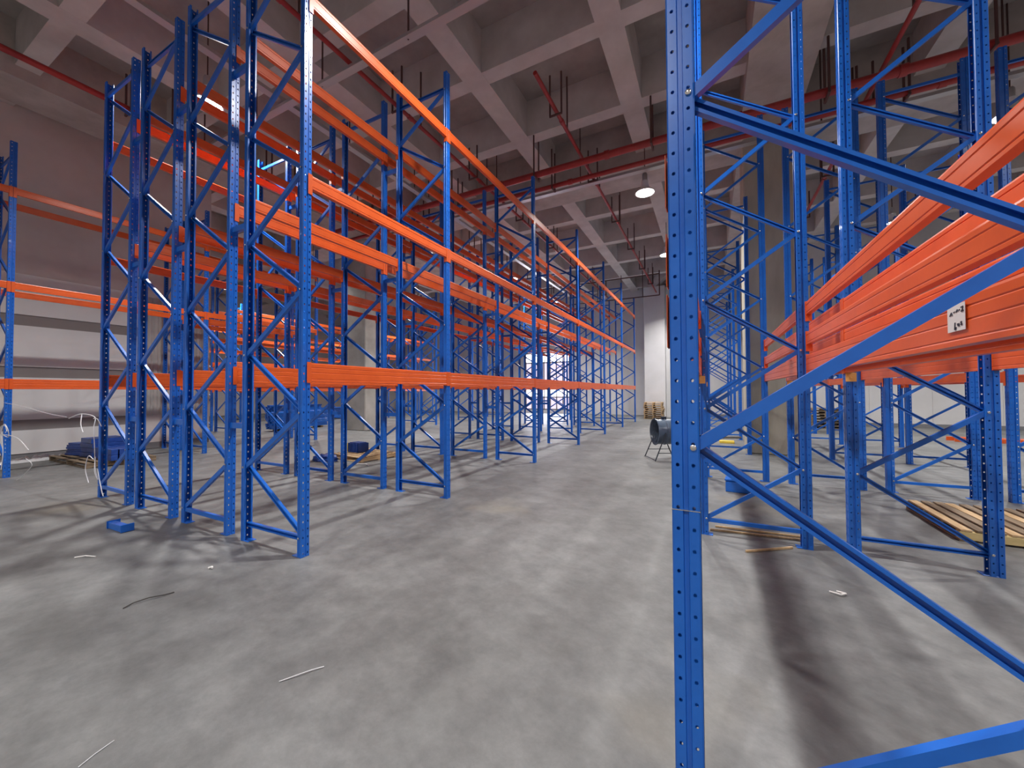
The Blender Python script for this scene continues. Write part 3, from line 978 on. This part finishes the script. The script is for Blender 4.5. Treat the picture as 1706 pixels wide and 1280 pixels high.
def post_stack(a, c, n, m, label, L=2.6):
    t = thing('post_stack', label, 'stacked posts', W(a, c, 0), math.radians(random.uniform(-4, 4)))
    me = MB().bevbox(0, .09, 0, L, 0, .07, .004).mesh(BLUE)
    bear = MB().bevbox(-.05, n * .105 + .02, 0, .09, 0, .09, .004).mesh(WOODW)
    for y in (.3, L - .4):
        part('bearer', bear, t, (0, y, 0))
    for j in range(m):
        for i in range(n):
            part('stacked_post', me, t, (i * .105 + random.uniform(-.01, .01), random.uniform(-.06, .06), .092 + j * .078))
    return t
post_stack(12.2, 20.9, 8, 11, 'tall stack of blue posts in the outer left bay, left of the pale column')
post_stack(15.4, 20.9, 6, 8, 'lower stack of blue posts behind the tall one in the outer left bay')
post_stack(9.6, 16.4, 5, 9, 'stack of blue posts nearest the profiled wall sheet in the outer left bay')

# drum fan on a stand in the aisle
def drum_fan(loc, rz):
    t = thing('drum_fan', 'grey-blue drum fan on a tubular stand in the aisle', 'fan', loc, rz)
    R, L = .29, .44
    M = Matrix.Translation((0, 0, .64)) @ Matrix.Rotation(PI / 2, 4, 'Y')
    # axis along local x; opening at -x
    prof = [(R, 0), (R + .018, 0), (R + .018, .02), (R, .025), (R, L * .45), (R + .012, L * .47), (R + .012, L * .53), (R, L * .55), (R, L - .025), (R + .018, L - .02), (R + .018, L), (R, L), (R - .008, L - .01), (R - .008, .01), (R, 0)]
    part('drum', MB().lathe([(r, z - L / 2) for r, z in prof], 36, M).mesh(FANB, smooth=True), t)
    mb = MB()
    for k in range(8):      # blades at rest
        ang = 2 * PI * k / 8
        u = Vector((0, math.cos(ang), math.sin(ang))); w = Vector((0, -math.sin(ang), math.cos(ang)))
        n = len(mb.v)
        for (rr_, tw, wd2) in ((.06, .5, .03), (.16, .4, .05), (.255, .3, .06)):
            ax = Vector((1, 0, 0))
            d = (w * math.cos(tw) + ax * math.sin(tw)) * wd2
            for sgn in (-1, 1):
                for th in (-.002, .002):
                    mb.v.append(tuple(Vector((.02, 0, .64)) + u * rr_ + d * sgn + ax * th))
        for s in range(2):
            b0 = n + s * 4; b1 = n + (s + 1) * 4
            mb.f += [[b0, b0 + 2, b1 + 2, b1], [b0 + 1, b1 + 1, b1 + 3, b0 + 3], [b0, b1, b1 + 1, b0 + 1], [b0 + 2, b0 + 3, b1 + 3, b1 + 2]]
    part('fan_blades', mb.mesh(FAND), t)
    part('motor', MB().lathe([(.001, -.09), (.05, -.085), (.07, -.06), (.075, .12), (.05, .14), (.001, .14)], 18, M).mesh(FAND, smooth=True), t)
    g = MB()
    for rr_ in (.09, .16, .23):
        pts = [Vector((-L / 2 + .004, rr_ * math.cos(2 * PI * i / 20), .64 + rr_ * math.sin(2 * PI * i / 20))) for i in range(21)]
        g.path(pts, .003, 4)
    for k in range(6):
        ang = 2 * PI * k / 6
        g.tube(Vector((-L / 2 + .004, 0, .64)), Vector((-L / 2 + .004, R * math.cos(ang), .64 + R * math.sin(ang))), .0035, 4)
    part('guard_grille', g.mesh(FAND), t)
    for s in (-1, 1):
        for e in (-1, 1):
            part('stand_leg', MB().tube((e * .07, s * (R + .015), .64), (e * .33, s * (R + .05), .012), .013, 8).mesh(FAND, smooth=True), t)
        part('side_rail', MB().tube((-.255, s * (R + .041), .19), (.255, s * (R + .041), .19), .009, 6).mesh(FAND), t)
    for e in (-1, 1):
        part('cross_rail', MB().tube((e * .323, -(R + .05), .03), (e * .323, (R + .05), .03), .010, 6).mesh(FAND), t)
    part('junction_box', MB().bevbox(-.05, .05, -.04, .04, .64 + R - .01, .64 + R + .06, .006).mesh(FAND), t)
    return t
drum_fan(W(9.62, .99, 0), math.radians(27))

# tool box and base frame pieces by the right racks
t = thing('blue_box', 'flat blue box on the floor behind the near brace', 'box', W(7.05, -.37, 0), math.radians(-5))
part('box_body', MB().bevbox(-.18, .18, -.12, .12, 0, .17, .008).mesh(BLUE), t)
part('box_lid', MB().bevbox(-.19, .19, -.13, .13, .171, .20, .006).mesh(BLUE), t)
t = thing('barrow_handle', 'dark trolley lying by the stained column', 'trolley', W(13.5, -.3, 0), 0)
mb = MB(); mb.path([Vector((-.3, 0, .12)), Vector((.5, .1, .16))], .02, 6); mb.path([Vector((-.3, .3, .12)), Vector((.5, .3, .16))], .02, 6)
part('trolley_frame', mb.mesh(WIRE), t)
part('yellow_pad', MB().bevbox(-.1, .3, -.2, .0, .0, .08, .01).mesh(YELLOW), t)
for yy in (0, .3):
    part('wheel', MB().lathe([(.001, -.02), (.09, -.02), (.1, -.01), (.1, .01), (.09, .02), (.001, .02)], 16, Matrix.Translation((-.3, yy, .1)) @ Matrix.Rotation(PI / 2, 4, 'X')).mesh(HOLEB, smooth=True), t)
# orange beams lying on the floor far right
for k, (a, c) in enumerate(((16.7, -6.6), (16.9, -6.7), (17.05, -6.55))):
    o = part('loose_crossbar', MB().bevbox(0, 3.1, 0, .05, 0, .12, .004).mesh(ORANGE), None, W(a, c, 0), (0, 0, -.02))
    tag(o, 'orange beam lying on the far right floor, %s of three' % ['nearest', 'middle', 'farthest'][k], 'crossbar', 'orange beams lying on the floor')

# litter
def litter(pts, label, r, mat, name='wire_scrap'):
    P = [W(a, c, r + .001 + h) for (a, c, h) in pts]
    mb = MB(); mb.path([p - P[0] for p in P], r, 6)
    o = part(name, mb.mesh(mat), None, P[0])
    return tag(o, label, 'litter')
litter([(1.316, 2.113, 0), (1.35, 2.09, .002), (1.41, 2.05, .006), (1.45, 2.03, .004), (1.504, 1.996, 0)], 'thin white tie lying on the open floor, centre left', .003, STRAP, 'plastic_tie')
litter([(1.237, 3.848, 0), (1.30, 3.86, .008), (1.38, 3.84, .012), (1.46, 3.80, .006), (1.519, 3.796, 0)], 'dark curled wire lying on the left foreground floor', .004, WIRE)
litter([(.636, 2.391, 0), (.69, 2.41, .002), (.758, 2.429, 0)], 'thin pale tie at the bottom left picture edge', .002, STRAP, 'plastic_tie')
litter([(1.86, 4.03, 0), (1.88, 4.01, .008), (1.87, 3.99, .004)], 'tiny white scrap on the floor before the left frame', .008, PAPER, 'paper_scrap')
litter([(3.84, -.80, 0), (3.80, -.86, .008), (3.84, -.90, .006), (3.87, -.85, .0)], 'small pale scrap on the floor inside the right rack', .007, PAPER, 'paper_scrap')
litter([(1.40, 5.45, 0), (1.46, 5.40, .004), (1.50, 5.30, .0)], 'white scrap on the floor by the left picture edge', .006, PAPER, 'paper_scrap')
litter([(5.9, 7.0, 0), (6.0, 6.85, .01), (6.05, 6.7, .012), (6.02, 6.6, .0)], 'white paper scrap beside the second left frame foot', .014, PAPER, 'paper_scrap')
